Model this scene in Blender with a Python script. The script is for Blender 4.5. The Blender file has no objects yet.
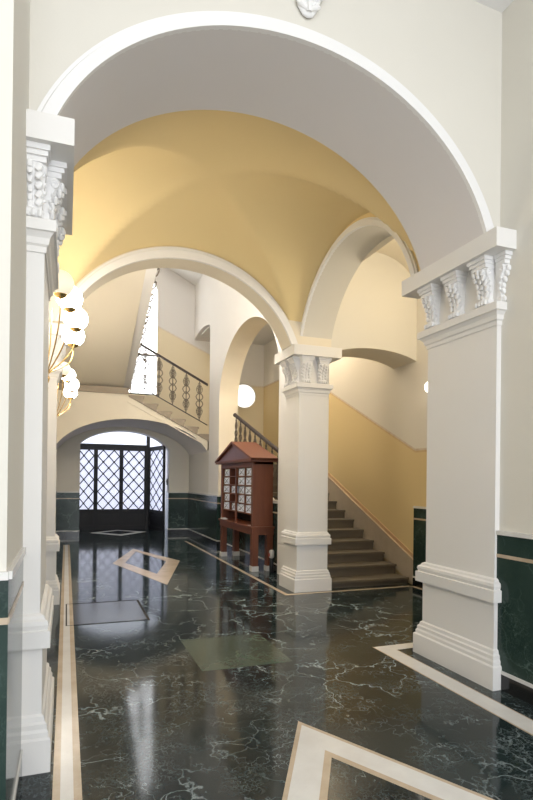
import bpy, math, random
from math import sin, cos, pi, sqrt
from mathutils import Vector, Matrix
random.seed(7)
SC = bpy.context.scene
COL = SC.collection

# ------------------------------------------------------------------ materials
def new_mat(name):
    m = bpy.data.materials.new(name); m.use_nodes = True
    nt = m.node_tree; b = nt.nodes['Principled BSDF']
    return m, nt, b
def N(nt, t, **kw):
    n = nt.nodes.new(t)
    for k, v in kw.items():
        if k.startswith('i_'): n.inputs[k[2:].replace('_', ' ')].default_value = v
        else: setattr(n, k, v)
    return n
def math_(nt, op, a, b=None, c=None, clamp=False):
    n = nt.nodes.new('ShaderNodeMath'); n.operation = op; n.use_clamp = clamp
    for i, v in enumerate((a, b, c)):
        if v is None: continue
        if isinstance(v, (int, float)): n.inputs[i].default_value = v
        else: nt.links.new(v, n.inputs[i])
    return n.outputs[0]
def mix(nt, f, a, b):
    n = nt.nodes.new('ShaderNodeMix'); n.data_type = 'RGBA'
    for i, v in ((0, f), (6, a), (7, b)):
        if isinstance(v, (int, float)): n.inputs[i].default_value = v
        elif isinstance(v, tuple): n.inputs[i].default_value = (*v, 1)
        else: nt.links.new(v, n.inputs[i])
    return n.outputs[2]
def plaster(name, col, col2=None, rough=.75, scale=1.6, bump=.04):
    m, nt, b = new_mat(name)
    tc = N(nt, 'ShaderNodeTexCoord')
    no = N(nt, 'ShaderNodeTexNoise', i_Scale=scale, i_Detail=4.0); nt.links.new(tc.outputs['Object'], no.inputs['Vector'])
    c2 = col2 or tuple(c * .95 for c in col)
    nt.links.new(mix(nt, no.outputs['Fac'], col, c2), b.inputs['Base Color'])
    b.inputs['Roughness'].default_value = rough
    n2 = N(nt, 'ShaderNodeTexNoise', i_Scale=60.0, i_Detail=3.0); nt.links.new(tc.outputs['Object'], n2.inputs['Vector'])
    bp = N(nt, 'ShaderNodeBump', i_Strength=bump, i_Distance=.01)
    nt.links.new(n2.outputs['Fac'], bp.inputs['Height']); nt.links.new(bp.outputs[0], b.inputs['Normal'])
    return m
def veins(nt, vec, scale, width, dist=.6, seed=0.0, gate=.5, gscale=.7):
    mp = N(nt, 'ShaderNodeMapping'); mp.inputs['Location'].default_value = (seed, seed*.7, seed*1.3)
    mp.inputs['Rotation'].default_value = (0, 0, .5 + seed)
    nt.links.new(vec, mp.inputs['Vector'])
    nd = N(nt, 'ShaderNodeTexNoise', i_Scale=scale*1.7, i_Detail=5.0); nt.links.new(mp.outputs[0], nd.inputs['Vector'])
    vm = N(nt, 'ShaderNodeVectorMath', operation='MULTIPLY_ADD')
    nt.links.new(nd.outputs['Color'], vm.inputs[0]); vm.inputs[1].default_value = (dist,)*3; nt.links.new(mp.outputs[0], vm.inputs[2])
    vo = N(nt, 'ShaderNodeTexVoronoi', feature='DISTANCE_TO_EDGE', i_Scale=scale); nt.links.new(vm.outputs[0], vo.inputs['Vector'])
    line = math_(nt, 'SUBTRACT', 1.0, math_(nt, 'DIVIDE', vo.outputs['Distance'], width), clamp=True)
    ng = N(nt, 'ShaderNodeTexNoise', i_Scale=gscale*scale, i_Detail=3.0); nt.links.new(mp.outputs[0], ng.inputs['Vector'])
    g = math_(nt, 'MULTIPLY', math_(nt, 'SUBTRACT', ng.outputs['Fac'], gate), 6.0, clamp=True)
    return math_(nt, 'MULTIPLY', line, g)
def marble(name, base, base2, vein, rough, v1=.8, v2=.5, sc=1.0, cloud=None, spec=.5):
    m, nt, b = new_mat(name)
    tc = N(nt, 'ShaderNodeTexCoord'); vec = tc.outputs['Object']
    n1 = N(nt, 'ShaderNodeTexNoise', i_Scale=1.3*sc, i_Detail=6.0, i_Roughness=.6); nt.links.new(vec, n1.inputs['Vector'])
    f1 = math_(nt, 'MULTIPLY', math_(nt, 'SUBTRACT', n1.outputs['Fac'], .38), 3.2, clamp=True)
    c = mix(nt, f1, base, base2)
    if cloud:
        n3 = N(nt, 'ShaderNodeTexNoise', i_Scale=5.0*sc, i_Detail=8.0, i_Roughness=.75); nt.links.new(vec, n3.inputs['Vector'])
        f3 = math_(nt, 'MULTIPLY', math_(nt, 'SUBTRACT', n3.outputs['Fac'], .56), 4.0, clamp=True)
        c = mix(nt, math_(nt, 'MULTIPLY', f3, .5), c, cloud)
    a = veins(nt, vec, 1.3*sc, .015, .65, 1.0, .42)
    d = veins(nt, vec, 3.0*sc, .020, .55, 4.3, .45)
    e = veins(nt, vec, 9.0*sc, .06, .30, 7.7, .44, .22)
    c = mix(nt, math_(nt, 'MULTIPLY', a, v1), c, vein)
    c = mix(nt, math_(nt, 'MULTIPLY', d, v2), c, vein)
    c = mix(nt, math_(nt, 'MULTIPLY', e, v2*.45), c, vein)
    nt.links.new(c, b.inputs['Base Color'])
    b.inputs['Roughness'].default_value = rough
    b.inputs['Specular IOR Level'].default_value = spec
    return m
def simple(name, col, rough=.5, metal=0.0, var=.06, scale=14.0):
    m, nt, b = new_mat(name)
    tc = N(nt, 'ShaderNodeTexCoord')
    no = N(nt, 'ShaderNodeTexNoise', i_Scale=scale, i_Detail=4.0); nt.links.new(tc.outputs['Object'], no.inputs['Vector'])
    nt.links.new(mix(nt, no.outputs['Fac'], tuple(c*(1+var) for c in col), tuple(c*(1-var) for c in col)), b.inputs['Base Color'])
    b.inputs['Roughness'].default_value = rough; b.inputs['Metallic'].default_value = metal
    return m
def wood(name, c1, c2, rough=.35):
    m, nt, b = new_mat(name)
    tc = N(nt, 'ShaderNodeTexCoord')
    mp = N(nt, 'ShaderNodeMapping'); mp.inputs['Scale'].default_value = (14, 14, 1.2); nt.links.new(tc.outputs['Object'], mp.inputs['Vector'])
    no = N(nt, 'ShaderNodeTexNoise', i_Scale=2.0, i_Detail=6.0, i_Distortion=.6); nt.links.new(mp.outputs[0], no.inputs['Vector'])
    nt.links.new(mix(nt, no.outputs['Fac'], c1, c2), b.inputs['Base Color']); b.inputs['Roughness'].default_value = rough
    return m
def emit(name, col, s, base=(.9, .9, .9)):
    m, nt, b = new_mat(name)
    b.inputs['Base Color'].default_value = (*base, 1)
    b.inputs['Emission Color'].default_value = (*col, 1); b.inputs['Emission Strength'].default_value = s
    b.inputs['Roughness'].default_value = .3
    return m
def striped(name, expr, low=(.70, .55, .29), high=(.72, .68, .61), band=(.50, .32, .20)):
    """two-tone painted wall: yellow below the painted border, off-white above; expr(nt, x, y) gives the height of the border"""
    m, nt, b = new_mat(name)
    tc = N(nt, 'ShaderNodeTexCoord'); s = N(nt, 'ShaderNodeSeparateXYZ'); nt.links.new(tc.outputs['Object'], s.inputs[0])
    line = expr(nt, s.outputs[0], s.outputs[1])
    d = math_(nt, 'SUBTRACT', s.outputs[2], line)
    up = math_(nt, 'GREATER_THAN', d, 0.0)
    bd = math_(nt, 'LESS_THAN', math_(nt, 'ABSOLUTE', d), .028)
    no = N(nt, 'ShaderNodeTexNoise', i_Scale=16.0, i_Detail=3.0); nt.links.new(tc.outputs['Object'], no.inputs['Vector'])
    c = mix(nt, up, low, high)
    f = math_(nt, 'MULTIPLY', bd, math_(nt, 'MULTIPLY', no.outputs['Fac'], .9))
    nt.links.new(mix(nt, f, c, band), b.inputs['Base Color']); b.inputs['Roughness'].default_value = .75
    return m

M = {}
M['cream'] = plaster('cream_paint', (.72, .69, .62))
M['white'] = plaster('white_paint', (.80, .78, .75), rough=.6)
M['soffit'] = plaster('grey_white_paint', (.74, .71, .70))
M['trimwhite'] = plaster('bright_white_paint', (.84, .83, .82), rough=.55)
M['yellow'] = plaster('ochre_vault_paint', (.80, .64, .34), (.77, .61, .32))
M['warm'] = plaster('warm_cream_paint', (.78, .71, .58))
M['ceil'] = plaster('ceiling_white', (.80, .79, .77))
M['floor'] = marble('floor_green_marble', (.0075, .015, .017), (.018, .031, .032), (.40, .47, .48), .09, .85, .55, 1.35, cloud=(.035, .062, .065), spec=.3)
M['slab'] = marble('pale_green_marble', (.055, .080, .060), (.075, .105, .08), (.2, .26, .22), .16, .4, .3)
M['greyslab'] = marble('grey_marble', (.035, .040, .042), (.055, .06, .062), (.26, .28, .28), .16, .3, .2)
M['dado'] = marble('dado_green_marble', (.018, .036, .030), (.036, .062, .052), (.20, .28, .25), .16, .6, .3, 1.3, spec=.25)
M['black'] = marble('black_marble', (.006, .007, .008), (.012, .013, .014), (.1, .1, .1), .15, .2, .1)
M['tan'] = marble('tan_marble', (.47, .37, .26), (.58, .47, .35), (.7, .6, .5), .22, .3, .3, 3)
M['pale'] = marble('white_marble', (.68, .66, .63), (.76, .75, .72), (.5, .5, .5), .22, .25, .15, 3)
M['stone'] = plaster('stair_stone', (.15, .125, .09), (.11, .09, .065), .6, 6.0, .1)
M['stonelight'] = plaster('tread_stone', (.34, .28, .21), (.27, .22, .16), .6, 6.0, .1)
M['skirt'] = plaster('skirting_stone', (.40, .34, .26), (.50, .43, .34), .6, 9.0, .1)
M['border'] = plaster('painted_border', (.50, .31, .17), (.62, .44, .26), .7, 20.0)
M['iron'] = simple('dark_iron', (.025, .022, .022), .4, .5)
M['ornament'] = simple('bronze_ornament', (.13, .105, .08), .5, .5)
M['doorpaint'] = simple('dark_door_paint', (.010, .011, .015), .6)
M['handrail'] = wood('dark_handrail_wood', (.035, .018, .012), (.020, .010, .007), .55)
M['brass'] = simple('brass', (.75, .53, .22), .25, .9)
M['mahogany'] = wood('mahogany', (.19, .055, .020), (.11, .030, .012), .5)
M['mahogany2'] = wood('purple_brown_wood', (.15, .050, .045), (.11, .035, .034))
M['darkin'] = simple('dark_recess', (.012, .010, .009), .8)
M['paper'] = simple('pale_paper', (.80, .86, 1.0), .7, 0, .1, 30.)
M['ink'] = simple('blue_black_ink', (.04, .05, .11), .6)
M['shoe'] = simple('white_foot', (.62, .60, .57), .5)
M['globe'] = emit('lit_opal_glass', (1.0, .93, .82), 23.0)
M['globedim'] = emit('dim_opal_glass', (1.0, .86, .62), .55, (.85, .82, .72))
M['lampwhite'] = emit('lit_wall_lamp', (1.0, .95, .85), 5.0)
M['daypane'] = emit('frosted_daylight_pane', (.72, .77, 1.0), .86, (.5, .5, .5))
M['transom'] = emit('transom_daylight', (.76, .83, 1.0), 1.25, (.5, .5, .5))
M['window'] = emit('bright_window_glass', (.93, .96, 1.0), 3.5)
M['oculus'] = emit('round_window_glass', (1.0, .98, .95), 1.2)
M['red'] = simple('red_label', (.35, .05, .03), .5)
M['plastic'] = simple('dark_plastic', (.02, .02, .022), .4)

def lin(nt, v, k, c): return math_(nt, 'MULTIPLY_ADD', v, k, c)
M['stairwall'] = striped('stair_wall_paint', lambda nt, x, y: math_(nt, 'MINIMUM', math_(nt, 'MAXIMUM', lin(nt, y, .45, 1.955-.45*6.8), 1.955), 4.12))
M['farwall'] = striped('far_wall_paint', lambda nt, x, y: math_(nt, 'MAXIMUM', math_(nt, 'MINIMUM', lin(nt, x, -.44, 4.95+.44*3.5), lin(nt, x, -1.1, 4.91+1.1*3.6)), 4.12), low=(.72, .63, .45), high=(.70, .68, .66), band=(.60, .50, .40))

# ------------------------------------------------------------------ mesh helpers
class MB:
    def __init__(s): s.v = []; s.f = []; s.m = []; s.sm = []
    def add(s, vs, fs, mi=0, smooth=False):
        o = len(s.v); s.v += [tuple(v) for v in vs]
        for f in fs: s.f.append([i+o for i in f]); s.m.append(mi); s.sm.append(smooth)
        return s
    def box(s, x0, x1, y0, y1, z0, z1, mi=0):
        v = [(x, y, z) for z in (z0, z1) for y in (y0, y1) for x in (x0, x1)]
        return s.add(v, [(0,2,3,1), (4,5,7,6), (0,1,5,4), (2,6,7,3), (0,4,6,2), (1,3,7,5)], mi)
    def prism(s, poly, f0, f1, mi=0):
        """poly: list of 2-D points; f0/f1 map (a,b) to 3-D on the two sides"""
        n = len(poly); v = [f0(*p) for p in poly] + [f1(*p) for p in poly]
        return s.add(v, [tuple(range(n-1, -1, -1)), tuple(range(n, 2*n))] + [(i, (i+1) % n, n+(i+1) % n, n+i) for i in range(n)], mi)
    def tube(s, pts, r, n=6, mi=0, closed=False, taper=None):
        P = [Vector(p) for p in pts]; k = len(P); rings = []
        prev = None
        for i, p in enumerate(P):
            if closed: t = P[(i+1) % k]-P[i-1]
            else: t = P[min(i+1, k-1)]-P[max(i-1, 0)]
            t.normalize()
            a = prev if prev is not None else (Vector((0, 0, 1)) if abs(t.z) < .9 else Vector((1, 0, 0)))
            a = (a - t*a.dot(t));
            if a.length < 1e-5: a = t.orthogonal()
            a.normalize(); prev = a; b = t.cross(a)
            rr = r if taper is None else r*taper[i]
            rings.append([p + a*rr*cos(2*pi*j/n) + b*rr*sin(2*pi*j/n) for j in range(n)])
        v = [q for R in rings for q in R]; f = []
        for i in range(k if closed else k-1):
            for j in range(n):
                i2 = (i+1) % k
                f.append((i*n+j, i*n+(j+1) % n, i2*n+(j+1) % n, i2*n+j))
        if not closed: f += [tuple(range(n-1, -1, -1)), tuple((k-1)*n+j for j in range(n))]
        return s.add(v, f, mi, True)
    def lathe(s, prof, c=(0, 0, 0), n=20, mi=0, axis='z'):
        v = []; f = []
        for r, z in prof:
            for j in range(n):
                a = 2*pi*j/n
                if axis == 'z': v.append((c[0]+r*cos(a), c[1]+r*sin(a), c[2]+z))
                elif axis == 'x': v.append((c[0]+z, c[1]+r*cos(a), c[2]+r*sin(a)))
                else: v.append((c[0]+r*cos(a), c[1]+z, c[2]+r*sin(a)))
        k = len(prof)
        for i in range(k-1):
            for j in range(n): f.append((i*n+j, i*n+(j+1) % n, (i+1)*n+(j+1) % n, (i+1)*n+j))
        f += [tuple(range(n-1, -1, -1)), tuple((k-1)*n+j for j in range(n))]
        return s.add(v, f, mi, True)
    def ball(s, c, r, n=20, sc=(1, 1, 1), mi=0, rot=None):
        k = n//2; v = []; f = []
        for i in range(k+1):
            th = pi*i/k
            for j in range(n):
                p = Vector((r*sc[0]*sin(th)*cos(2*pi*j/n), r*sc[1]*sin(th)*sin(2*pi*j/n), r*sc[2]*cos(th)))
                if rot is not None: p = rot @ p
                v.append(Vector(c)+p)
        for i in range(k):
            for j in range(n): f.append((i*n+j, (i+1)*n+j, (i+1)*n+(j+1) % n, i*n+(j+1) % n))
        return s.add(v, f, mi, True)
    def build(s, name, mats, parent=None, fix=True):
        if not isinstance(mats, (list, tuple)): mats = [mats]
        me = bpy.data.meshes.new(name); me.from_pydata(s.v, [], s.f); me.validate()
        import bmesh
        bm = bmesh.new(); bm.from_mesh(me); (bmesh.ops.remove_doubles(bm, verts=bm.verts, dist=1e-5) if (len(mats) == 1 or any(s.sm)) else None)
        if fix: bmesh.ops.recalc_face_normals(bm, faces=bm.faces)
        bm.to_mesh(me); bm.free()
        for m in mats: me.materials.append(M[m] if isinstance(m, str) else m)
        if len(me.polygons) == len(s.f):
            for p, mi, sm in zip(me.polygons, s.m, s.sm): p.material_index = mi; p.use_smooth = sm
        else:
            for p in me.polygons: p.use_smooth = any(s.sm)
        if any(s.sm): me.set_sharp_from_angle(angle=math.radians(38))
        o = bpy.data.objects.new(name, me); COL.objects.link(o)
        if parent: o.parent = parent
        return o
def tag(o, label=None, cat=None, group=None, kind=None):
    for k, v in (('label', label), ('category', cat), ('group', group), ('kind', kind)):
        if v: o[k] = v
    return o
def empty(name, loc, label, cat, group=None, rz=0):
    o = bpy.data.objects.new(name, None); COL.objects.link(o); o.location = loc; o.rotation_euler = (0, 0, rz)
    o.empty_display_size = .1
    return tag(o, label, cat, group)
def kids(o): return [c for c in bpy.data.objects if c.parent == o]
def copy_tree(o, parent=None):
    c = o.copy(); COL.objects.link(c)
    if parent: c.parent = parent
    for ch in kids(o): copy_tree(ch, c)
    return c
def struct(o): return tag(o, kind='structure')
_tn = [0]
def trim(mb, mats, label=None):
    _tn[0] += 1
    o = struct(mb.build('trim_%d' % _tn[0], mats))
    if label: o['label'] = label
    return o

# ------------------------------------------------------------------ arched walls
def arc(u, c, a, zs, b):
    t = (u-c)/a
    return zs + b*sqrt(max(0, 1-t*t))
def seg(hs, rise, f, z0=3.31):
    """ellipse (a, zs, b) cut above its widest line: half-span hs and rise over z0"""
    k = sqrt(1-1/f**2); b = rise/(1-k)
    return f*hs, z0-b*k, b
def opening(c, hs, rise, f, ul, ur):
    a, zs, b = seg(hs, rise, f); return (c, a, zs, b, ul, ur)
def shearA(p): return (p[0], p[1]-.045*(2.9-p[0]), p[2])
def arch_wall(name, ax, p0, p1, u0, u1, z0, top, opens, mats=('white', 'white', 'soffit'), n=56, sh=None, extra=None):
    """wall between planes p0 (near / passage side) and p1; opens = (c, a, zs, b, ul, ur)"""
    us = []
    segs = sorted(opens, key=lambda o: o[4]); cur = u0
    topf = top if callable(top) else (lambda u: top)
    for (c, a, zs, b, ul, ur) in segs:
        if abs(ul-cur) > 2e-3: us.append((cur, z0)); us.append((ul, z0))
        for i in range(n+1):
            if abs(ul-(c-a)) < 1e-6 and abs(ur-(c+a)) < 1e-6: u = c-a*cos(pi*i/n)
            else: u = ul+(ur-ul)*i/n
            us.append((u, arc(u, c, a, zs, b)))
        cur = ur
        if abs(u1-ur) > 2e-3: us.append((ur, z0))
    if abs(u1-cur) > 2e-3: us += [(cur, z0), (u1, z0)]
    mk = (lambda p, u, z: (u, p, z)) if ax == 'y' else (lambda p, u, z: (p, u, z))
    mb = MB()
    for (ua, za), (ub, zb) in zip(us, us[1:]):
        flat = abs(ua-ub) < 1e-7
        if flat and abs(za-zb) < 1e-7: continue
        A, B = mk(p0, ua, za), mk(p0, ub, zb); C, D = mk(p1, ub, zb), mk(p1, ua, za)
        mb.add([A, B, C, D], [(0, 1, 2, 3)], 2, True)
        if not flat:
            ta, tb = topf(ua), topf(ub)
            E, F = mk(p0, ub, tb), mk(p0, ua, ta); G, H = mk(p1, ub, tb), mk(p1, ua, ta)
            mb.add([A, B, E, F], [(0, 1, 2, 3)], 0, True)
            mb.add([D, C, G, H], [(0, 1, 2, 3)], 1, True)
            mb.add([F, E, G, H], [(0, 1, 2, 3)], 0, True)
    for u, f in ((u0, 0), (u1, 0)):
        if any(abs(u-q) < 1e-3 for o_ in opens for q in o_[4:6]): continue
        mb.add([mk(p0, u, z0), mk(p1, u, z0), mk(p1, u, topf(u)), mk(p0, u, topf(u))], [(0, 1, 2, 3)], 0, True)
    if sh: mb.v = [sh(v) for v in mb.v]
    o = mb.build(name, list(mats)); struct(o); return o
def archivolt(ax, pf, pb, c, zi, ai, bi, ao, bo, sh=None, n=64, mat='trimwhite', label=None, f=1.0001):
    Ai, Zi, Bi = seg(ai, bi, f, zi); Ao, Zo, Bo = seg(ao, bo, f, zi); t0 = math.acos(1/f)
    mb = MB(); mk = (lambda p, u, z: (u, p, z)) if ax == 'y' else (lambda p, u, z: (p, u, z))
    prof = [(0, pb), (0, pf), (.72, pf), (.80, pf+(pb-pf)*.35), (1, pf+(pb-pf)*.35), (1, pb)]
    rows = []
    for i in range(n+1):
        t = t0+(pi-2*t0)*i/n
        rows.append([mk(p, c-(Ai+(Ao-Ai)*k)*cos(t), Zi+(Zo-Zi)*k+(Bi+(Bo-Bi)*k)*sin(t)) for k, p in prof])
    v = [q for r in rows for q in r]; m = len(prof)
    fc = [(i*m+j, i*m+(j+1) % m, (i+1)*m+(j+1) % m, (i+1)*m+j) for i in range(n) for j in range(m)]
    fc += [tuple(range(m)), tuple(n*m+j for j in range(m))]
    mb.add(v, fc, 0, True)
    if sh: mb.v = [sh(q) for q in mb.v]
    return trim(mb, [mat], label)

# ------------------------------------------------------------------ floor, walls, ceilings
struct(MB().box(-1.4, 5.4, -3.2, 17.4, -.1, 0).build('floor', 'floor'))
# near hall
struct(MB().box(-1.4, -.205, 2.25, 3.94, 0, 5.3).build('wall_left_near', 'cream'))
struct(MB().box(-.45, -.25, 3.94, 17.2, 0, 8.2).build('wall_left', 'warm'))
struct(MB().box(-1.4, -1.3, -3.2, 2.25, 0, 5.3).build('wall_left_hall', 'cream'))
struct(MB().box(3.0, 3.3, -3.2, 3.24, 0, 5.3).build('wall_right_hall', 'cream'))
struct(MB().box(3.0, 3.5, 3.24, 4.0, 0, 5.3).build('wall_right_pier', 'white'))
struct(MB().box(-1.4, 3.3, -3.2, 3.25, 5.3, 5.4).build('ceiling_hall', 'ceil'))
arch_wall('wall_entrance_arch', 'y', 3.24, 4.0, -.25, 3.3, 3.31, 5.3, [opening(1.375, 1.475, .935, 1.04, -.10, 2.85)], ('cream', 'white', 'soffit'), sh=shearA)
archivolt('y', 3.21, 3.245, 1.375, 3.31, 1.475, .935, 1.575, 1.025, sh=shearA, f=1.04)
arch_wall('wall_middle', 'y', 6.80, 7.13, -.25, 3.40, 3.31, 8.2, [opening(1.38, 1.42, .93, 1.06, -.04, 2.80)], ('warm', 'white', 'warm'))
archivolt('y', 6.765, 6.805, 1.38, 3.31, 1.42, .93, 1.52, 1.065, f=1.06)
arch_wall('wall_right_bay', 'x', 2.97, 3.40, 4.0, 6.80, 3.31, 5.3, [opening(5.55, 1.30, .97, 1.05, 4.25, 6.80)], ('yellow', 'warm', 'cream'))
archivolt('x', 2.935, 2.975, 5.55, 3.31, 1.30, .97, 1.38, 1.05, f=1.05)
# side wall of the stair bay (big arch over a low string wall)
arch_wall('wall_right_stair_bay', 'x', 3.2, 3.64, 7.34, 12.86, 0, 8.2, [(10.1, 1.85, 3.25, 1.30, 8.25, 11.95)], ('white', 'warm', 'warm'))
arch_wall('wall_right_upper', 'x', 3.2, 3.64, 12.86, 14.6, 5.0, 8.2, [(13.8, 1.1, 5.04, .30, 12.86, 14.6)], ('white', 'warm', 'soffit'))
# pocket of wall beside centre pier
struct(MB().box(3.0, 3.40, 7.30, 7.36, 3.31, 8.2).build('wall_middle_return', 'white'))
# right stair hall
struct(MB().box(4.78, 4.98, 3.3, 11.4, 0, 5.3).build('wall_stair_right', 'stairwall'))
struct(MB().box(4.78, 5.4, 11.4, 11.5, 0, 5.3).build('wall_stair_jog', 'stairwall'))
struct(MB().box(5.2, 5.4, 11.5, 14.8, 0, 8.2).build('wall_landing_right', 'stairwall'))
struct(MB().box(3.3, 4.98, 3.2, 3.3, 0, 5.3).build('wall_stair_front', 'cream'))
arch_wall('wall_stair_bulkhead', 'y', 6.80, 7.40, 3.40, 4.78, 3.1, 5.3, [(4.10, .86, 3.07, .31, 3.4, 4.78)], ('cream', 'warm', 'warm'), n=24)
struct(MB().box(3.3, 5.4, 7.34, 14.6, 5.3, 5.4).build('ceiling_stair', 'ceil'))
# gently vaulted ceiling of the right bay
mb = MB(); nn = 24
for i in range(nn):
    a0, a1 = pi*i/nn, pi*(i+1)/nn
    q = [(4.09-.70*cos(a), 4.2+.55*sin(a)) for a in (a0, a1)]
    mb.add([(q[0][0], 3.3, q[0][1]), (q[1][0], 3.3, q[1][1]), (q[1][0], 6.8, q[1][1]), (q[0][0], 6.8, q[0][1])], [(0, 1, 2, 3)], 0, True)
struct(mb.build('ceiling_right_bay', 'warm', fix=False))
# stairwell far wall with window opening
arch_wall('wall_back_stair', 'y', 14.6, 14.8, -.25, 5.4, 3.0, 8.2, [(1.55, .66, 6.35, .62, .89, 2.21)], ('farwall', 'farwall', 'white'))
struct(MB().box(3.64, 5.4, 14.6, 14.8, 0, 3.0).build('wall_back_lower', 'farwall'))
arch_wall('wall_back_passage', 'y', 14.6, 14.8, -.25, 3.64, 2.1, 3.0, [(1.47, 1.8, 1.90, .985, -.25, 3.2)], ('farwall', 'cream', 'soffit'))
mb = MB(); nn = 24
pts = [(.89, 3.7), (2.21, 3.7)] + [(1.55+.66*cos(pi*i/nn), 6.35+.62*sin(pi*i/nn)) for i in range(nn+1)]
mb.prism(pts, lambda a, b: (a, 14.70, b), lambda a, b: (a, 14.72, b))
wn = struct(mb.build('window_1', 'window'))
mb = MB().box(1.53, 1.57, 14.66, 14.70, 3.7, 6.95).box(.89, 2.21, 14.66, 14.70, 4.75, 4.79).box(.89, 2.21, 14.66, 14.70, 5.75, 5.79)
mb.build('window_bars', 'white', wn)
struct(MB().box(.89, 2.21, 14.6, 14.8, 3.0, 3.7).build('wall_back_sill', 'farwall'))
# round window on the landing
mb = MB().lathe([(.34, 0), (.34, -.02), (.31, -.025), (.31, 0)], (4.62, 14.6, 3.83), 40, 0, 'y')
w2 = struct(MB().lathe([(.32, -.02), (.32, 0)], (4.62, 14.6, 3.83), 40, 0, 'y').build('window_2', 'oculus'))
mb = MB(); mb.tube([(4.62+.33*cos(2*pi*i/40), 14.585, 3.83+.33*sin(2*pi*i/40)) for i in range(40)], .018, 6, closed=True); mb.build('window_frame', 'white', w2)
# ceilings above
struct(MB().box(-.45, 5.4, 6.8, 17.2, 8.2, 8.3).build('ceiling_stairwell', 'ceil'))
mb = MB().prism([(2.2, 7.22), (3.2, 6.72), (3.2, 8.2), (2.2, 8.2)], lambda a, b: (a, 13.0, b), lambda a, b: (a, 14.6, b))
struct(mb.build('ceiling_upper_flight', 'ceil'))
# ochre vault over the first bay
mb = MB(); nx, ny = 60, 56; X0, X1, Y0, Y1 = -.25, 3.0, 3.7, 6.82
SX = seg(1.545, 1.078, 1.06); SY = seg(1.45, 1.078, 1.06)
def vz(x, y):
    zx = max(3.31, arc(x, 1.38, *SX)); zy = max(3.31, arc(y, 5.50, *SY))
    k = .07
    m = max(zx, zy); s = m + k*math.log(1+math.exp(-abs(zx-zy)/k)) - k*math.log(2)*0
    u = min(1, abs((x-1.375)/1.62)); v = min(1, abs((y-5.4)/1.42))
    s = s - k*math.log(2)*math.exp(-abs(zx-zy)/k)
    return s + .22*(1-u*u)*(1-v*v)
vv = [(X0+(X1-X0)*i/nx, Y0+(Y1-Y0)*j/ny, vz(X0+(X1-X0)*i/nx, Y0+(Y1-Y0)*j/ny)) for j in range(ny+1) for i in range(nx+1)]
mb.add(vv, [(j*(nx+1)+i, j*(nx+1)+i+1, (j+1)*(nx+1)+i+1, (j+1)*(nx+1)+i) for j in range(ny) for i in range(nx)], 0, True)
struct(mb.build('ceiling_vault', 'yellow', fix=False))
# vestibule wall, far end
arch_wall('wall_far', 'y', 15.1, 15.55, -.25, 3.64, 0, 3.0, [(1.45, 1.24, 2.12, .66, .33, 2.65)], ('cream', 'cream', 'white'))
struct(MB().box(3.2, 3.64, 12.86, 15.1, 0, 2.2).build('wall_right_far', 'cream'))
struct(MB().box(-.25, .33, 15.55, 17.2, 0, 4.0).build('wall_vestibule_left', 'cream'))
struct(MB().box(2.75, 3.2, 15.55, 17.2, 0, 4.0).build('wall_vestibule_right', 'cream'))
struct(MB().box(-.25, 3.2, 17.0, 17.2, 0, 4.0).build('wall_vestibule_back', 'cream'))
# cornice of near hall
trim(MB().box(-.25, 3.0, 3.12, 3.25, 4.99, 5.05).box(-.25, 3.0, 3.06, 3.25, 5.05, 5.12), ['trimwhite'])
# ---- dado panelling
def dado(ax, p, th, u0, u1, ztop=1.15):
    """ax: run axis; p = wall plane, th = signed thickness toward the room"""
    mb = MB(); g = .004*(1 if th > 0 else -1)
    def bx(a, z0, z1, mi):
        lo, hi = sorted((p, p+th+a))
        if ax == 'y': mb.box(lo, hi, u0, u1, z0, z1, mi)
        else: mb.box(u0, u1, lo, hi, z0, z1, mi)
    bx(g*1.5, 0, .115, 3); bx(2*g, .115, .14, 2); bx(0, .14, .955, 0); bx(g, .955, .98, 1); bx(0, .98, ztop-.03, 0); bx(3*g, ztop-.03, ztop, 2)
    trim(mb, ['dado', 'tan', 'pale', 'black'])
dado('y', 3.0, -.02, -3.2, 3.235)
dado('y', -.205, .008, 2.25, 3.0)
dado('x', 2.25, -.008, -1.3, -.197)
dado('y', -.25, .02, 4.0, 6.9)
dado('y', -.25, .02, 7.5, 15.1)
dado('x', 15.1, -.02, -.25, .33)
dado('x', 15.1, -.02, 2.65, 3.2)
dado('y', 3.2, -.02, 11.95, 15.1)
dado('y', 3.26, -.02, 7.40, 11.95)
dado('x', 11.95, -.006, 3.175, 3.262)
dado('y', 4.78, -.045, 3.3, 6.76)
dado('y', 2.65, -.01, 15.1, 15.55)
# string wall below right balustrade
G1, R1, Y1S, NS = .330, .146, 6.86, 13
def zstair(y): return .10 + (y-Y1S)/G1*R1
ZL = .10+12*.146
mb = MB().prism([(7.36, 0), (11.95, 0), (11.95, zstair(11.3)+.02), (11.3, zstair(11.3)+.02), (9.0, 1.16), (8.25, 1.16), (7.36, 1.16)], lambda a, b: (3.26, a, b), lambda a, b: (3.44, a, b))
struct(mb.build('wall_stair_string', 'cream'))
# skirting + painted border up the right wall
mb = MB()
def zsk(y): return .37+.436*(y-6.82)
mb.prism([(6.76, 0), (11.3, 1.7), (11.3, zsk(11.3)), (6.76, zsk(6.76))], lambda a, b: (4.745, a, b), lambda a, b: (4.78, a, b))
struct(mb.build('baseboard_stair', 'skirt'))
mb = MB().prism([(6.76, zsk(6.76)+.0), (11.3, zsk(11.3)), (11.3, zsk(11.3)+.08), (6.76, zsk(6.76)+.08)], lambda a, b: (4.765, a, b), lambda a, b: (4.78, a, b))
trim(mb, ['border'])
mb = MB().prism([(6.76, zsk(6.76)-.0), (11.3, zsk(11.3)), (11.3, zsk(11.3)+.02), (6.76, zsk(6.76)+.02)], lambda a, b: (4.738, a, b), lambda a, b: (4.78, a, b))
trim(mb, ['tan'])

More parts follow.
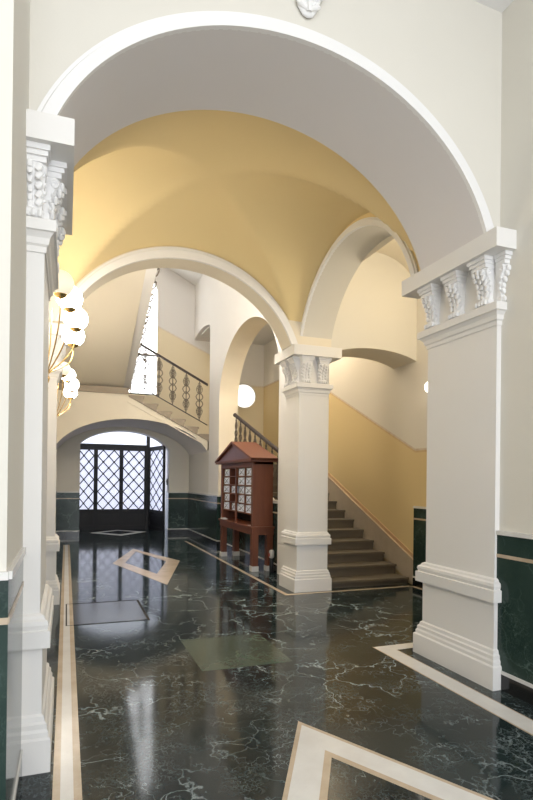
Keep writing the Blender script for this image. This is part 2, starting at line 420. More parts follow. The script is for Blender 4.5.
# ------------------------------------------------------------------ floor inlays
def inlay(polys, label=None):
    mb = MB()
    for poly, mi, h in polys:
        mb.prism(poly, lambda a, b: (a, b, .0002), lambda a, b, h=h: (a, b, h), mi)
    return trim(mb, ['tan', 'pale', 'floor'], label)
inlay([([(-.045, -3), (-.01, -3), (-.01, 13.1), (-.045, 13.1)], 0, .002), ([(-.01, -3), (.05, -3), (.05, 13.1), (-.01, 13.1)], 1, .002), ([(.05, -3), (.088, -3), (.088, 13.1), (.05, 13.1)], 0, .002)])
inlay([([(2.70, 6.65), (2.76, 6.72), (2.76, 13.2), (2.70, 13.2)], 0, .002), ([(2.70, 6.65), (4.72, 6.69), (4.66, 6.75), (2.76, 6.72)], 0, .002), ([(4.72, 3.4), (4.72, 6.69), (4.66, 6.75), (4.66, 3.4)], 0, .002)])
inlay([([(2.63, 4.34), (2.78, 4.21), (2.78, -3), (2.63, -3)], 1, .002), ([(2.63, 4.34), (3.5, 4.36), (3.5, 4.24), (2.78, 4.21)], 1, .002),
       ([(2.62, 4.35), (2.63, 4.34), (2.63, -3), (2.62, -3)], 0, .0022), ([(2.78, 4.21), (2.79, 4.20), (2.79, -3), (2.78, -3)], 0, .0022)])
def ring(outer, inner, cuts, mis, label=None):
    polys = []
    def lerp(t): return [(o[0]+(i[0]-o[0])*t, o[1]+(i[1]-o[1])*t) for o, i in zip(outer, inner)]
    for (a, b), mi in zip(zip(cuts, cuts[1:]), mis):
        A, B = lerp(a), lerp(b)
        for k in range(4): k2 = (k+1) % 4; polys.append(([A[k], A[k2], B[k2], B[k]], mi, .002))
    return inlay(polys, label)
ring([(.78, 10.05), (1.36, 12.0), (1.98, 10.05), (1.36, 7.8)], [(1.0, 10.05), (1.36, 11.55), (1.73, 10.05), (1.36, 8.75)], [0, .15, .85, 1], [0, 0, 0])
ring([(.62, 15.8), (1.40, 16.55), (2.15, 15.8), (1.38, 14.85)], [(.86, 15.8), (1.40, 16.32), (1.90, 15.8), (1.38, 15.22)], [0, 1], [1])
ring([(.58, 1.68), (1.375, 3.15), (2.12, 1.68), (1.375, .2)], [(.80, 1.68), (1.37, 2.68), (1.90, 1.68), (1.375, .65)], [0, .12, .82, 1], [0, 1, 0])
# floor hatch covers (things: they can be lifted out)
t = empty('floor_hatch', (1.40, 4.64, 0), 'pale green square marble hatch cover set in the dark floor between the two arches', 'floor hatch')
MB().box(-.37, .37, -.42, .42, .0003, .0012).build('cover', 'slab', t)
mb = MB()
for a, b, c, d in ((-.385, -.37, -.435, .435), (.37, .385, -.435, .435), (-.37, .37, -.435, -.42), (-.37, .37, .42, .435)): mb.box(a, b, c, d, .0003, .001)
mb.build('joint', 'slab', t)
t = empty('floor_hatch', (.43, 6.43, 0), 'grey rectangular floor hatch cover beside the tan floor strip at the left wall', 'floor hatch')
MB().box(-.37, .40, -.48, .48, .0003, .0014).build('cover', 'greyslab', t)
mb = MB()
for a, b, c, d in ((-.42, -.405, -.50, .50), (.40, .425, -.50, .50), (-.42, .425, -.515, -.50), (-.42, .425, .50, .515)): mb.box(a, b, c, d, .0003, .0026)
mb.build('joint', 'darkin', t)

# ------------------------------------------------------------------ piers
def bracket_mb(w=.19, h=.35, d=.115):
    """acanthus console standing on z=0, back at y=0, facing -y"""
    mb = MB()
    for z0, z1, dd, ww in ((h-.028, h, d, w), (h-.052, h-.028, d-.012, w-.02), (h-.08, h-.052, d-.026, w-.036)): mb.box(-ww/2, ww/2, -dd, 0, z0, z1)
    prof = [(0, .03), (.0, .055), (.05, .05), (.09, .036), (.15, .045), (.20, .066), (.235, .082), (.262, .084), (.272, .07)]
    pz = [(.005, .052), (.02, .062), (.042, .058), (.055, .042), (.10, .036), (.15, .046), (.19, .064), (.225, .084), (.25, .092), (.272, .08)]
    bw = [.066, .066, .064, .056, .060, .064, .070, .074, .076, .074]
    n = len(pz); v = []
    for (z, dd), ww in zip(pz, bw):
        v += [(-ww, 0, z), (-ww, -dd*.75, z), (-ww*.55, -dd, z), (0, -dd*1.08, z), (ww*.55, -dd, z), (ww, -dd*.75, z), (ww, 0, z)]
    f = [(i*7+j, i*7+j+1, (i+1)*7+j+1, (i+1)*7+j) for i in range(n-1) for j in range(6)]
    f += [tuple(range(7)), tuple((n-1)*7+j for j in range(7))]
    mb.add(v, f, 0, True)
    for s in (-1, 1):                      # side volutes and leaf lobes
        mb.tube([(s*.074, -.055+.024*cos(a)*(1-a/14), .235+.026*sin(a)*(1-a/14)) for a in [k*.6 for k in range(16)]], .006, 5)
        mb.tube([(s*.062, -.035+.016*cos(a)*(1-a/14), .03+.016*sin(a)*(1-a/14)) for a in [k*.6 for k in range(16)]], .005, 5)
        for k, (zz, dd) in enumerate(((.085, .045), (.125, .046), (.165, .060), (.205, .080), (.24, .092))):
            mb.ball((s*.042, -dd, zz), .026, 8, (.75, .55, 1.0), rot=Matrix.Rotation(s*.6, 3, 'Y'))
            mb.ball((s*.064, -dd*.72, zz+.012), .018, 6, (.7, .6, 1.1), rot=Matrix.Rotation(s*.9, 3, 'Y'))
    for zz, dd in ((.07, .042), (.105, .044), (.145, .052), (.185, .070), (.222, .090), (.25, .098)):
        mb.ball((0, -dd, zz), .021, 8, (.75, .6, 1.1))
    for x in (-.048, -.016, .016, .048): mb.ball((x, -.062, .022), .017, 8, (.8, .8, 1.3))
    return mb
BR = bracket_mb(); _br = [None]
def bracket(parent, x, y, z, rz):
    if _br[0] is None:
        o = BR.build('bracket', 'trimwhite', parent); _br[0] = o
    else:
        o = bpy.data.objects.new('bracket', _br[0].data); COL.objects.link(o); o.parent = parent
    o.location = (x, y, z); o.rotation_euler = (0, 0, rz)
    return o
def loft(secs, X0, X1, Y0, Y1, fr):
    """secs = [(z, off)], off is pulled in from the plinth faces on the free sides fr=(x0,x1,y0,y1)"""
    mb = MB(); v = []
    for z, o in secs:
        a, b, c, d = X0+o*fr[0], X1-o*fr[1], Y0+o*fr[2], Y1-o*fr[3]
        v += [(a, c, z), (b, c, z), (b, d, z), (a, d, z)]
    n = len(secs)
    f = [(i*4+j, i*4+(j+1) % 4, (i+1)*4+(j+1) % 4, (i+1)*4+j) for i in range(n-1) for j in range(4)] + [(3, 2, 1, 0), tuple((n-1)*4+j for j in range(4))]
    return mb.add(v, f, 0)
def pier(label, X0, X1, Y0, Y1, fr, brs, mat='white', name='pier', skew=0):
    cx, cy = (X0+X1)/2, (Y0+Y1)/2
    t = empty(name, (cx, cy, 0), label, 'pillar')
    a = (X0-cx, X1-cx, Y0-cy, Y1-cy)
    def L(secs): return loft(secs, *a, fr)
    L([(0, 0), (.165, 0), (.175, .008)]).build('plinth', mat, t)
    L([(.175, .012), (.20, .012), (.215, .020), (.24, .020), (.25, .030), (.275, .034), (.285, .046), (.63, .046)]).build('pedestal', mat, t)
    L([(.63, .008), (.715, .008), (.72, .022), (.745, .016), (.765, .020), (.775, .034), (.79, .040), (.80, .055)]).build('pedestal_cap', mat, t)
    L([(.80, .06), (2.66, .06)]).build('shaft', mat, t)
    L([(2.66, .052), (2.69, .050), (2.70, .040), (2.73, .034), (2.755, .016), (2.76, .004), (2.815, .004), (2.82, .01)]).build('neck_moulding', mat, t)
    c = L([(2.82, .072), (3.17, .072)]).build('capital', mat, t)
    for bx, by, rz in brs: bracket(c, bx-cx, by-cy, 2.82, rz)
    L([(3.17, -.078), (3.305, -.078), (3.308, -.07)]).build('abacus', mat, t)
    return t
f_ = .072
pier('near right white pier with three leafy brackets along its passage side', 2.90, 3.005, 3.16, 4.13, (1, 0, 1, 1.5),
     [(2.972, y, -pi/2) for y in (3.335, 3.65, 3.965)] + [(3.03, 3.232, 0)])
pier('white pier at the left picture edge with a deep moulded plinth on the dark floor', -.215, -.06, 3.01, 3.94, (0, 1, 1, 1),
     [(-.132, y, pi/2) for y in (3.20, 3.48, 3.76)] + [(-.19, 3.082, 0)])
pier('free-standing cream square pier at the foot of the dark stone stairs', 2.88, 3.43, 6.77, 7.34, (1, 1, 1, 1),
     [(2.952, y, -pi/2) for y in (6.92, 7.19)] + [(x, 6.842, 0) for x in (3.03, 3.28)], mat='white')
pier('slim cream pilaster on the left wall between the two brass globe sconces', -.25, -.06, 6.95, 7.45, (0, 1, 1, 1),
     [(-.132, y, pi/2) for y in (7.09, 7.31)] + [(-.2, 7.022, 0)], mat='white', name='pilaster')

# ------------------------------------------------------------------ leaf keystone
t = empty('wall_ornament', (1.385, 3.165, 4.395), 'white carved acanthus leaf ornament above the crown of the near arch', 'ornament')
mb = MB()
mb.ball((0, -.01, .17), .17, 16, (.33, .16, 1.0))
for s_ in (-1, 1):
    for k in range(6):
        zz = .045+.055*k; ln = .052+.013*k
        R_ = Matrix.Rotation(s_*(1.0-.05*k), 3, 'Y')
        mb.ball((s_*(.018+.011*k), -.022, zz), ln*.62, 12, (.42, .45, 1.15), rot=R_)
        mb.ball((s_*(.034+.014*k), -.022, zz+.028), ln*.40, 10, (.42, .5, 1.1), rot=Matrix.Rotation(s_*(.5), 3, 'Y'))
mb.build('leaf', 'trimwhite', t)
t.scale = (1.7, 1.3, 1.25)
MB().tube([(0, -.03, .02), (0, -.045, .12), (0, -.05, .25), (0, -.045, .36)], .010, 6).build('midrib', 'trimwhite', t)

# ------------------------------------------------------------------ right stone staircase
st = empty('staircase', (4.05, Y1S, 0), 'dark stone staircase climbing away behind the free-standing pier', 'stairs')
for i in range(NS):
    y = i*G1; z = .10+i*R1
    mb = MB().box(-.60, .69, y+.03, y+G1+.03, max(0, z-R1-.0), z-.035).box(-.60, .69, y, y+G1+.03, z-.035, z)
    mb.build('step', 'stone', st)
MB().box(-.60, .69, NS*G1+.03, 4.62, ZL-.18, ZL).build('landing', 'stone', st)
MB().box(-.40, 1.145, 4.65, 6.10, ZL-.18, ZL-.002).build('landing', 'stone', st)

# ornamental baluster (local: stands on z=0, height .9, plane xz)
def baluster_mb(H=.9, w=.078):
    mb = MB(); r = .0065
    mb.tube([(0, 0, 0), (0, 0, H)], .011, 6, 1)
    def oval(cz, a, b, rr=r, mi=0): mb.tube([(a*cos(2*pi*k/14), 0, cz+b*sin(2*pi*k/14)) for k in range(14)], rr, 5, mi, True)
    for cz in (.20, .70):
        oval(cz, w*.95, .085, .0075); oval(cz, w*.5, .05, .0075)
        for s in (-1, 1):
            oval(cz+s*.035, w*.34, .03, .006)
            mb.tube([(s*(w*.55+.022*cos(a)), 0, cz+.03*sin(a)) for a in [k*.5 for k in range(11)]], .006, 5)
            mb.tube([(-s*(w*.45+.016*cos(a)), 0, cz+.07+.018*sin(a)) for a in [k*.5 for k in range(11)]], .006, 5)
            mb.tube([(s*(w*.45+.016*cos(a)), 0, cz-.07-.018*sin(a)) for a in [k*.5 for k in range(11)]], .006, 5)
    for s in (-1, 1):
        mb.tube([(s*.012, 0, .29), (s*w*.8, 0, .32), (s*w*1.12, 0, .37), (s*w*.8, 0, .42), (s*.03, 0, .45), (s*w*.8, 0, .48), (s*w*1.12, 0, .53), (s*w*.8, 0, .58), (s*.012, 0, .61)], .011, 5)
        oval(.45, w*.36, .035, .006)
        mb.tube([(s*.01, 0, .05), (s*.035, 0, .075), (s*.02, 0, .105)], .007, 5); mb.tube([(s*.01, 0, .85), (s*.035, 0, .825), (s*.02, 0, .795)], .007, 5)
    mb.lathe([(.004, -.02), (.016, -.01), (.016, .01), (.004, .02)], (0, 0, .45), 8, 1)
    return mb
BAL = baluster_mb(); _bal = [None]
def baluster(parent, loc, rz, sz=1.0):
    if _bal[0] is None: o = BAL.build('baluster', ['ornament', 'iron'], parent); _bal[0] = o
    else: o = bpy.data.objects.new('baluster', _bal[0].data); COL.objects.link(o); o.parent = parent
    o.location = loc; o.rotation_euler = (0, 0, rz); o.scale = (1, 1, sz)
    return o
def rail_bar(parent, p, q, w, h, name, mat):
    p, q = Vector(p), Vector(q); d = (q-p); l = Vector((-d.y, d.x, 0)).normalized()*w/2; u = Vector((0, 0, h/2))
    mb = MB(); v = []
    for c in (p, q): v += [c+l-u, c-l-u, c-l*1.0+u*.5, c-l*.5+u, c+l*.5+u, c+l*1.0+u*.5]
    mb.add(v, [(5, 4, 3, 2, 1, 0), (6, 7, 8, 9, 10, 11)]+[(i, (i+1) % 6, 6+(i+1) % 6, 6+i) for i in range(6)])
    return mb.build(name, mat, parent)
bt = empty('balustrade', (3.34, 8.4, 1.16), 'dark iron balustrade rising along the left side of the dark stone stairs behind the mailbox', 'balustrade')
def zr(y): return 2.11+(y-8.93)*.342
rail_bar(bt, (0, -.5, zr(7.9)-1.16), (0, 2.75, zr(11.15)-1.16), .06, .06, 'handrail', 'handrail')
rail_bar(bt, (0, -.5, .05), (0, .6, .06), .03, .02, 'bottom_rail', 'iron')
rail_bar(bt, (0, .6, .06), (0, 2.75, .06+.80), .03, .02, 'bottom_rail', 'iron')
for k in range(11):
    y = 7.98+k*.31; zb = max(1.20, 1.22+(y-9.0)*.372); hh = zr(y)-.03-zb
    baluster(bt, (0, y-8.4, zb-1.16), pi/2, hh/.9)
MB().ball((0, 2.77, zr(11.15)-1.16), .045, 10).build('finial', 'handrail', bt)

# ------------------------------------------------------------------ far flight over the door arch
def zt(x): return 2.76+(2.95-x)*.5108
ST = .325; RS = .166
arch_wall('wall_under_flight', 'y', 13.0, 13.35, -.25, 3.2, 2.10, lambda u: min(zt(u)-.145, 3.56), [(1.47, 1.8, 1.90, .98, -.25, 3.2)], ('warm', 'warm', 'soffit'))
# vault between the flight wall and the far wall
mb = MB(); nn = 40; vv = []
for i in range(nn+1):
    u = -.25+3.45*i/nn
    for yy in (13.35, 15.1): vv.append((u, yy, arc(u, 1.47, 1.8, 1.90, .98)))
mb.add(vv, [(2*i, 2*i+2, 2*i+3, 2*i+1) for i in range(nn)], 0, True)
struct(mb.build('ceiling_door_passage', 'soffit', fix=False))
fl = empty('staircase', (3.0, 13.0, 2.2), 'pale stone flight over the segmental door arch, rising to the left', 'stairs')
for i in range(-5, 5):
    xi = 2.95-ST*i; zi = 2.76+RS*i
    if i < -1: poly = [(xi+.03, zi), (xi+.03, zi-.16), (xi-ST, zi-.16), (xi-ST, zi)]
    else: poly = [(xi+.03, zi), (xi+.03, zi-.045), (xi, zi-.05), (xi-.01, zi-RS-.02), (xi-ST, zi-.03), (xi-ST, zi)]
    y0 = 12.965 if i > -2 else 13.4
    mb = MB().prism(poly, lambda a, b: (a-3.0, y0-13.0, b-2.2), lambda a, b: (a-3.0, 1.595, b-2.2))
    mb.build('step', 'stonelight', fl)
MB().box(-3.25, 1.33-3.0, -.035, 1.595, 3.44-2.2, 3.59-2.2).build('landing', 'stonelight', fl)
mb = MB().prism([(3.19, zt(3.19)-.34), (1.30, zt(1.30)-.34), (1.30, zt(1.30)-.315), (3.19, zt(3.19)-.315)], lambda a, b: (a, 12.985, b), lambda a, b: (a, 13.0, b))
trim(mb, ['warm'])
b2 = empty('balustrade', (2.95, 13.05, 2.76), 'iron balustrade with ornate scroll balusters and dark handrail above the door arch', 'balustrade')
def Lp(x, z): return (x-2.95, 0, z-2.76)
rail_bar(b2, Lp(3.2, 3.80), Lp(1.50, 4.68), .06, .055, 'handrail', 'handrail')
rail_bar(b2, Lp(3.2, 2.82), Lp(1.50, 3.70), .03, .022, 'bottom_rail', 'iron')
for k in range(6):
    x = 3.00-.325*k
    z0 = 2.82+(3.2-x)*.5176+.01
    baluster(b2, Lp(x, z0), 0, (.98-.03)/.9)
# window guard on the upper landing
b3 = empty('window_guard', (1.7, 14.2, 3.59), 'dark iron guard with crossed bars across the tall bright window', 'railing')
rail_bar(b3, (-.8, 0, 1.05), (.5, 0, 1.05), .03, .03, 'top_rail', 'iron')
rail_bar(b3, (-.8, 0, .06), (.5, 0, .06), .03, .03, 'bottom_rail', 'iron')
mb = MB()
for k in range(3):
    x0 = -.55+.38*k
    mb.tube([(x0-.17, 0, .07), (x0+.17, 0, .56), (x0-.17, 0, 1.05)], .010, 5); mb.tube([(x0+.17, 0, .07), (x0-.17, 0, .56), (x0+.17, 0, 1.05)], .010, 5)
mb.build('crossed_bars', 'iron', b3)
for x in (-.8, .5): MB().tube([(x, 0, 0), (x, 0, 1.05)], .012, 6).build('post', 'iron', b3)

# ------------------------------------------------------------------ upper flight seen from below
uf = empty('staircase', (.5, 13.4, 3.5), 'cream underside of the upper stair flight sloping down to the far landing at left', 'stairs')
SL = .354
def zu(y): return 3.66+(13.43-y)*SL
mb = MB().prism([(13.45, 3.50), (13.0, zu(13.43)-.02), (7.36, zu(7.36)), (7.36, zu(7.36)+.2), (13.45, zu(13.45)+.2)], lambda a, b: (-.24-.5, a-13.4, b-3.5), lambda a, b: (1.22-.5, a-13.4, b-3.5))
mb.build('slab', 'warm', uf)
mb = MB().prism([(13.4, zu(13.4)-.06), (7.36, zu(7.36)-.06), (7.36, zu(7.36)+.33), (13.4, zu(13.4)+.33)], lambda a, b: (1.22-.5, a-13.4, b-3.5), lambda a, b: (1.40-.5, a-13.4, b-3.5))
mb.build('string', 'white', uf)
for k in range(17):
    y = 13.3-k*.35; z = zu(y)+.2
    MB().box(-.24-.5, 1.43-.5, y-.35-13.4, y-13.4, z+.05-3.5, z+.17-3.5).build('step', 'stonelight', uf)
b4 = empty('balustrade', (1.44, 13.3, 3.9), 'thin sliver of scrolled iron balustrade along the edge of the upper flight', 'balustrade')
for k in range(15):
    y = 13.1-k*.40
    baluster(b4, (0, y-13.3, zu(y)+.10-3.9), pi/2)
    if _bal[0]:
        pass
rail_bar(b4, (0, 0, zu(13.3)+1.02-3.9), (0, -5.8, zu(7.5)+1.02-3.9), .06, .05, 'handrail', 'handrail')
_sc = None
for k in range(17):
    y = 13.05-k*.34
    if _sc is None: _sc = MB().tube([(.0+.045*sin(a)*(1-a/14), .10*cos(a)*(1-a/14), .09*sin(a+.8)) for a in [j*.5 for j in range(12)]], .014, 5).build('scroll', 'ornament', b4); o = _sc
    else: o = _sc.copy(); COL.objects.link(o)
    o.location = (0, y-13.3, zu(y)+.10-3.9)

# ------------------------------------------------------------------ entrance doors at the far end
def lattice(mb, x0, x1, z0, z1, nx_, nz, y=0, r=.011, mi=0):
    """diagonal lattice with rosettes in the xz plane"""
    w, h = x1-x0, z1-z0
    cw, ch = w/nx_, h/nz
    def clip(px, pz, dx, dz):
        t0, t1 = 0, 99
        for p, d, lo, hi in ((px, dx, x0, x1), (pz, dz, z0, z1)):
            a, b = (lo-p)/d, (hi-p)/d
            if a > b: a, b = b, a
            t0, t1 = max(t0, a), min(t1, b)
        return t0, t1
    for sg in (1, -1):
        for k in range(-nz-1, nx_+nz+2):
            px = x0+(k+.5)*cw - sg*0; pz = z0
            pz = z0-ch*(nz+3)*1.0; px = x0+(k+.5)*cw - sg*cw*(nz+3)
            t0, t1 = clip(px, pz, sg*cw, ch)
            if t1-t0 > .02: mb.tube([(px+sg*cw*t0, y, pz+ch*t0), (px+sg*cw*t1, y, pz+ch*t1)], r, 4, mi)
    for i in range(nx_+1):
        for j in range(nz+1):
            for ox, oz in ((0, .5), (.5, 0)):
                px, pz = x0+(i+ox)*cw, z0+(j+oz)*ch
                if x0+.01 < px < x1-.01 and z0+.01 < pz < z1-.01: mb.lathe([(r*2.1, -.012), (r*2.1, .012)], (px, y, pz), 6, mi, 'y')
def door_leaf(parent_name, n, W, H, loc, rz, fr=.055, zb=.60, zt_=2.26):
    d = struct(MB().box(0, fr, -.03, .03, 0, H).box(W-fr, W, -.03, .03, 0, H).box(fr, W-fr, -.03, .03, H-.12, H).box(fr, W-fr, -.03, .03, zb-.08, zb).box(fr, W-fr, -.03, .03, 0, .12).build('door_%d' % n, 'doorpaint'))
    d.location = loc; d.rotation_euler = (0, 0, rz)
    MB().box(fr, W-fr, -.012, .012, .12, zb-.08).box(fr+.06, W-fr-.06, -.026, .0, .2, zb-.16).build('panel', 'doorpaint', d)
    MB().box(fr, W-fr, .004, .010, zb, H-.12).build('pane', 'daypane', d)
    mb = MB(); lattice(mb, fr, W-fr, zb, H-.12, 2, 5, -.012, .015); mb.build('lattice', 'iron', d)
    return d
dy = 16.7
for n, x0, w in ((1, .14, .66), (2, .80, .72), (3, 1.52, .72)): door_leaf('d', n, w, 2.44, (x0, dy, 0), 0)
door_leaf('d', 4, 1.28, 2.44, (2.34, 16.62, 0), math.atan2(15.36-16.62, 2.56-2.34))
fr = struct(MB().box(2.24, 2.34, 16.64, 16.76, 0, 3.0).box(.1, 2.34, 16.66, 16.74, 2.44, 2.50).build('trim_door_frame', 'doorpaint'))
fr.name = 'trim_30'
tr = struct(MB().box(.1, 2.24, 16.70, 16.71, 2.50, 3.3).box(2.34, 2.74, 16.70, 16.71, 2.46, 3.3).build('window_3', 'transom'))
struct(MB().box(2.34, 2.74, 16.70, 16.74, 0, 2.46).build('window_4', 'transom'))
t = empty('light_switch', (2.639, 15.3, 1.42), 'small dark switch box on the white reveal right of the glazed doors', 'switch')
MB().box(-.02, .0, -.05, .05, -.09, .09).build('case', 'plastic', t); MB().box(-.03, -.02, -.025, .025, -.02, .05).build('rocker', 'darkin', t)

# ------------------------------------------------------------------ mailbox cabinet
MX, MY = 3.04, 9.52
mx = empty('mailbox_cabinet', (MX, MY, 0), 'mahogany mailbox cabinet with gabled roof standing on four legs against the right wall', 'mailbox')
x0, x1, y0, y1 = -.17, .185, -1.0, 1.0
for sx in (x0, x1-.10):
    for sy in (y0, y1-.12):
        lg = MB().box(sx, sx+.10, sy, sy+.12, .07, .62).build('leg', 'mahogany', mx)
        MB().box(sx-.008, sx+.108, sy-.008, sy+.128, 0, .085).build('foot', 'shoe', lg)
MB().box(x0-.01, x1+.01, y0-.01, y1+.01, .60, .70).box(x0-.035, x1+.02, y0-.035, y1+.035, .70, .735).build('table_frame', 'mahogany', mx)
mb = MB().box(x0+.02, x1, y0+.02, y0+.05, .735, 1.80).box(x0+.02, x1, y1-.05, y1-.02, .735, 1.80).box(x1-.03, x1, y0+.05, y1-.05, .735, 1.80).box(x0+.02, x1, y0+.02, y1-.02, 1.76, 1.80)
mb.box(x0, x0+.03, y0+.01, y0+.10, .735, 1.80).box(x0, x0+.03, y1-.10, y1-.01, .735, 1.80).box(x0, x0+.03, -.022, .022, .735, 1.80).box(x0, x0+.03, y0+.1, y1-.1, 1.72, 1.80)
mb.build('case', 'mahogany', mx)
zc0, zc1 = .93, 1.72
mb = MB()
for k in range(6): z = zc0+(zc1-zc0)*k/5; mb.box(x0+.025, x1-.03, y0+.05, y1-.05, z-.010, z+.010)
for side in (0, 1):
    ys = (y0+.10, -.022) if side == 0 else (.022, y1-.10)
    m_ = (ys[0]+ys[1])/2; mb.box(x0+.025, x1-.03, m_-.012, m_+.012, zc0, zc1)
mb.build('pigeonhole_grid', 'mahogany', mx)
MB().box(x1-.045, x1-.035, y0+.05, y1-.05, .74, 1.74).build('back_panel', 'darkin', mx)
# bundles of letters in the pigeonholes
proto = None; cell = 0
cols = []
for a, b in ((y0+.10, -.022), (.022, y1-.10)):
    w = (b-a-.024)/2; cols += [a+w/2, a+w/2+.024+w]
def letters_mb():
    mb = MB(); random.seed(3)
    for k in range(5): mb.box(-.02+.012*k, -.012+.012*k, -.165+.012*random.random(), .165-.012*random.random(), 0, .118+.014*random.random())
    return mb
rown = ['top', 'second', 'third', 'fourth', 'bottom']; coln = ['nearest', 'second nearest', 'second farthest', 'farthest']
for r in range(5):
    for c in range(4):
        z = zc1-(zc1-zc0)*(r+1)/5+.012
        if (r, c) in ((0, 2), (1, 2), (3, 2)): continue
        lab = 'pale blue bundle of letters, %s row of the mailbox, %s column' % (rown[r], coln[c])
        if proto is None:
            L0 = empty('letter_bundle', (MX, MY, 0), lab, 'letters', 'letter bundles in the mailbox cabinet')
            letters_mb().build('envelopes', 'paper', L0)
            mb = MB()
            for s in (-1, 1): mb.tube([(-.0225, -.14, .062-s*.05), (-.0225, .0, .062), (-.0225, .14, .062+s*.05)], .004, 4)
            mb.box(-.024, -.021, .02, .06, .025, .045)
            mb.build('writing', 'ink', L0); proto = L0; o = L0
        else: o = copy_tree(proto)
        tag(o, lab, 'letters', 'letter bundles in the mailbox cabinet')
        o.location = (MX+x0+.050+.008*((r*3+c) % 3), MY+cols[c], z)
        o.rotation_euler = (0, 0, .06*((r+c) % 3-1))
# roof
mb = MB(); ov = .10; rx0, rx1 = x0-.09, x1+.02; ra = 2.19; re = 1.86
yl, yr = y0-.15, y1+.15
roof = mb.prism([(yl, re), (0, ra), (yr, re), (yr, re-.03), (0, ra-.045), (yl, re-.03)], lambda a, b: (rx0, a, b), lambda a, b: (rx1, a, b)).build('roof', 'mahogany', mx)
MB().prism([(yl+.06, re-.03), (0, ra-.05), (yr-.06, re-.03)], lambda a, b: (rx0+.04, a, b), lambda a, b: (rx0+.07, a, b)).build('pediment', 'mahogany2', mx)
MB().box(rx0+.01, rx1, yl+.03, yr-.03, 1.80, 1.825).box(rx0-.0, rx1, yl, yr, 1.825, 1.85).build('cornice', 'mahogany', mx)
tag(MB().prism([(-.05, -.10), (.04, -.11), (.05, .10), (-.04, .11)], lambda a, b: (a, b, 0), lambda a, b: (a, b, .02)).build('envelope', 'shoe'), 'crumpled pale paper lying at the far end of the mailbox ledge', 'paper').location = (2.88, 10.3, .737)
tag(MB().prism([(-.02, -.07), (.02, -.07), (.03, .07), (-.02, .07)], lambda a, b: (a, b, 0), lambda a, b: (a, b, .008)).build('paper_slip', 'shoe'), 'small white paper slip at the near end of the mailbox ledge', 'paper').location = (2.89, 8.72, .737)
cn = empty('canister', (3.16, 8.40, 0), 'small dark canister with a cream and red top beside the nearest mailbox leg', 'canister')
MB().lathe([(.03, 0), (.034, .01), (.034, .20), (.02, .24)], (0, 0, 0), 14).build('body', 'plastic', cn)
MB().lathe([(.03, .23), (.042, .25), (.042, .34), (.03, .36)], (0, 0, 0), 14).build('cap', 'shoe', cn)
MB().box(-.046, -.036, -.02, .02, .26, .31).build('label_patch', 'red', cn)

# ------------------------------------------------------------------ brass globe sconces
def sconce(loc, label):
    t = empty('wall_sconce', loc, label, 'wall lamp', 'brass globe sconces on the left wall')
    MB().lathe([(.005, 0), (.05, .003), (.055, .015), (.03, .03), (.02, .05)], (0, 0, 0), 16, 0, 'x').build('wall_plate', 'brass', t)
    MB().lathe([(.004, -.20), (.012, -.18), (.02, -.13), (.012, -.10), (.028, -.06), (.034, -.03), (.02, 0), (.03, .03), (.022, .06), (.008, .09)], (.055, 0, 0), 14).build('stem', 'brass', t)
    #        dx, dy, dz
    G = [(.18, -.46, .75, 1), (.26, -.22, .70, 0), (.32, .10, .60, 0), (.30, .46, .52, 0)]
    for gx, gy, gz, dim in G:
        p0 = Vector((.055, 0, .0)); p3 = Vector((gx, gy, gz-.125))
        p1 = p0+Vector(((gx-.05)*.55, gy*.55, .16)); p2 = p3-Vector((-.01, -gy*.04, .24))
        pts = [p0*(1-s)**3+p1*3*s*(1-s)**2+p2*3*s*s*(1-s)+p3*s**3 for s in [k/16 for k in range(17)]]
        a = MB().tube(pts, .0065, 7).build('arm', 'brass', t)
        MB().lathe([(.012, -.135), (.03, -.13), (.055, -.115), (.062, -.10), (.058, -.095), (.03, -.10)], (gx, gy, gz), 16).build('cup', 'brass', a)
        MB().ball((gx, gy, gz), .118, 28).build('globe', 'globedim' if dim else 'globe', a)
    mb = MB().tube([(.055, 0, .02), (.09, -.04, .3), (.10, -.10, .62)], .006, 6); mb.build('ornament_rod', 'brass', t)
    return t
sconce((-.25, 5.75, 2.50), 'large brass sconce with glowing glass globes, nearer one on the left wall')
sconce((-.25, 9.9, 2.50), 'brass sconce with glowing glass globes beyond the pilaster, farther and smaller in the picture')
t = empty('wall_sconce', (4.78, 6.3, 2.80), 'small round glowing globe lamp on the right stair wall beside the near right pier', 'wall lamp')
MB().lathe([(.05, 0), (.05, -.02), (.02, -.03), (.02, -.05)], (0, 0, 0), 14, 0, 'x').build('wall_plate', 'brass', t)
MB().ball((-.11, 0, 0), .085, 24).build('globe', 'lampwhite', t)

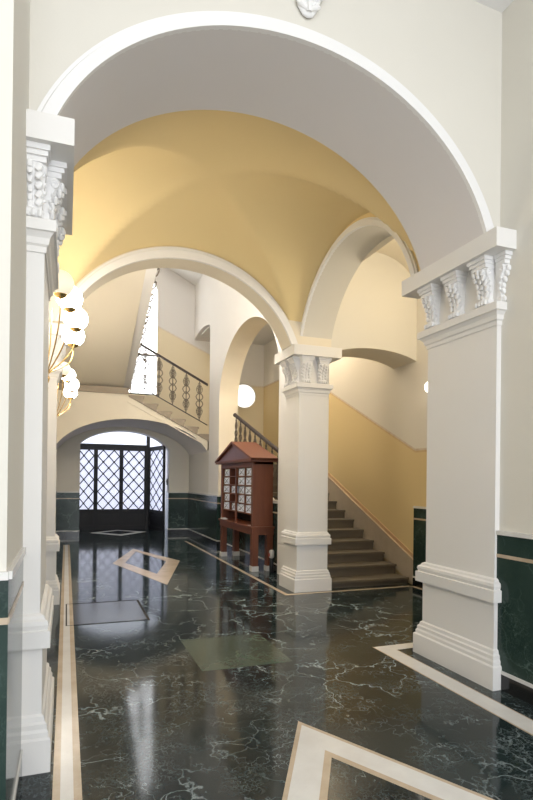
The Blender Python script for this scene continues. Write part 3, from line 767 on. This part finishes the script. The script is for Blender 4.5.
# ------------------------------------------------------------------ camera
yaw, pitch, roll, F, CY = .349, .003, .0115, 550.0, 478.5
r = Vector((cos(yaw), -sin(yaw), 0)); fw = Vector((sin(yaw), cos(yaw), 0)); up = Vector((0, 0, 1))
fw2 = fw*cos(pitch)+up*sin(pitch); up2 = up*cos(pitch)-fw*sin(pitch)
r3 = r*cos(roll)+up2*sin(roll); up3 = up2*cos(roll)-r*sin(roll)
cam = bpy.data.cameras.new('camera'); co = bpy.data.objects.new('camera', cam); COL.objects.link(co)
mw = Matrix((( r3.x, up3.x, -fw2.x, 0), (r3.y, up3.y, -fw2.y, 0), (r3.z, up3.z, -fw2.z, 1.5), (0, 0, 0, 1)))
co.matrix_world = mw
cam.sensor_fit = 'HORIZONTAL'; cam.sensor_width = 36; cam.lens = F/533*36; cam.shift_y = (CY-400)/533; cam.clip_start = .05
SC.camera = co

# ------------------------------------------------------------------ light
w = bpy.data.worlds.new('world'); SC.world = w; w.use_nodes = True
bg = w.node_tree.nodes['Background']; bg.inputs[0].default_value = (.88, .93, 1.0, 1); bg.inputs[1].default_value = 1.8
def area(name, loc, rot, sx, sy, e, col=(1, 1, 1)):
    l = bpy.data.lights.new(name, 'AREA'); l.shape = 'RECTANGLE'; l.size = sx; l.size_y = sy; l.energy = e; l.color = col
    o = bpy.data.objects.new(name, l); COL.objects.link(o); o.location = loc; o.rotation_euler = rot; return o
def point(name, loc, e, col=(1, .9, .75), r=.1):
    l = bpy.data.lights.new(name, 'POINT'); l.energy = e; l.color = col; l.shadow_soft_size = r
    o = bpy.data.objects.new(name, l); COL.objects.link(o); o.location = loc; return o
# daylight through the street entrance behind the camera, then an added soft fill under the hall ceiling
area('daylight_entrance', (1.0, -3.0, 2.4), (pi/2, 0, 0), 4.0, 4.2, 165, (.93, .96, 1.0))
area('fill_hall_ceiling', (1.0, .2, 5.2), (0, 0, 0), 1.6, 1.6, 22, (1, .97, .92))
point('fill_stairwell', (1.9, 9.5, 7.9), 150, (1, .95, .88), .4)  # added fill high in the stairwell, no fitting there
point('fill_right_bay', (4.0, 5.0, 4.1), 50, (1, .88, .68), .2)  # added warm fill to brighten the right bay, source unseen
point('fill_stairs', (4.1, 9.6, 4.9), 95, (1, .88, .68), .25)  # added fill for the stair walls, hidden behind the bulkhead
point('fill_bay_two', (2.2, 7.8, 4.9), 125, (1, .94, .85), .2)  # added fill hidden above the middle arch, brightens the second bay
SC.view_settings.view_transform = 'Standard'; SC.view_settings.look = 'None'; SC.view_settings.exposure = .13; SC.view_settings.gamma = 1
SC.view_settings.use_curve_mapping = False
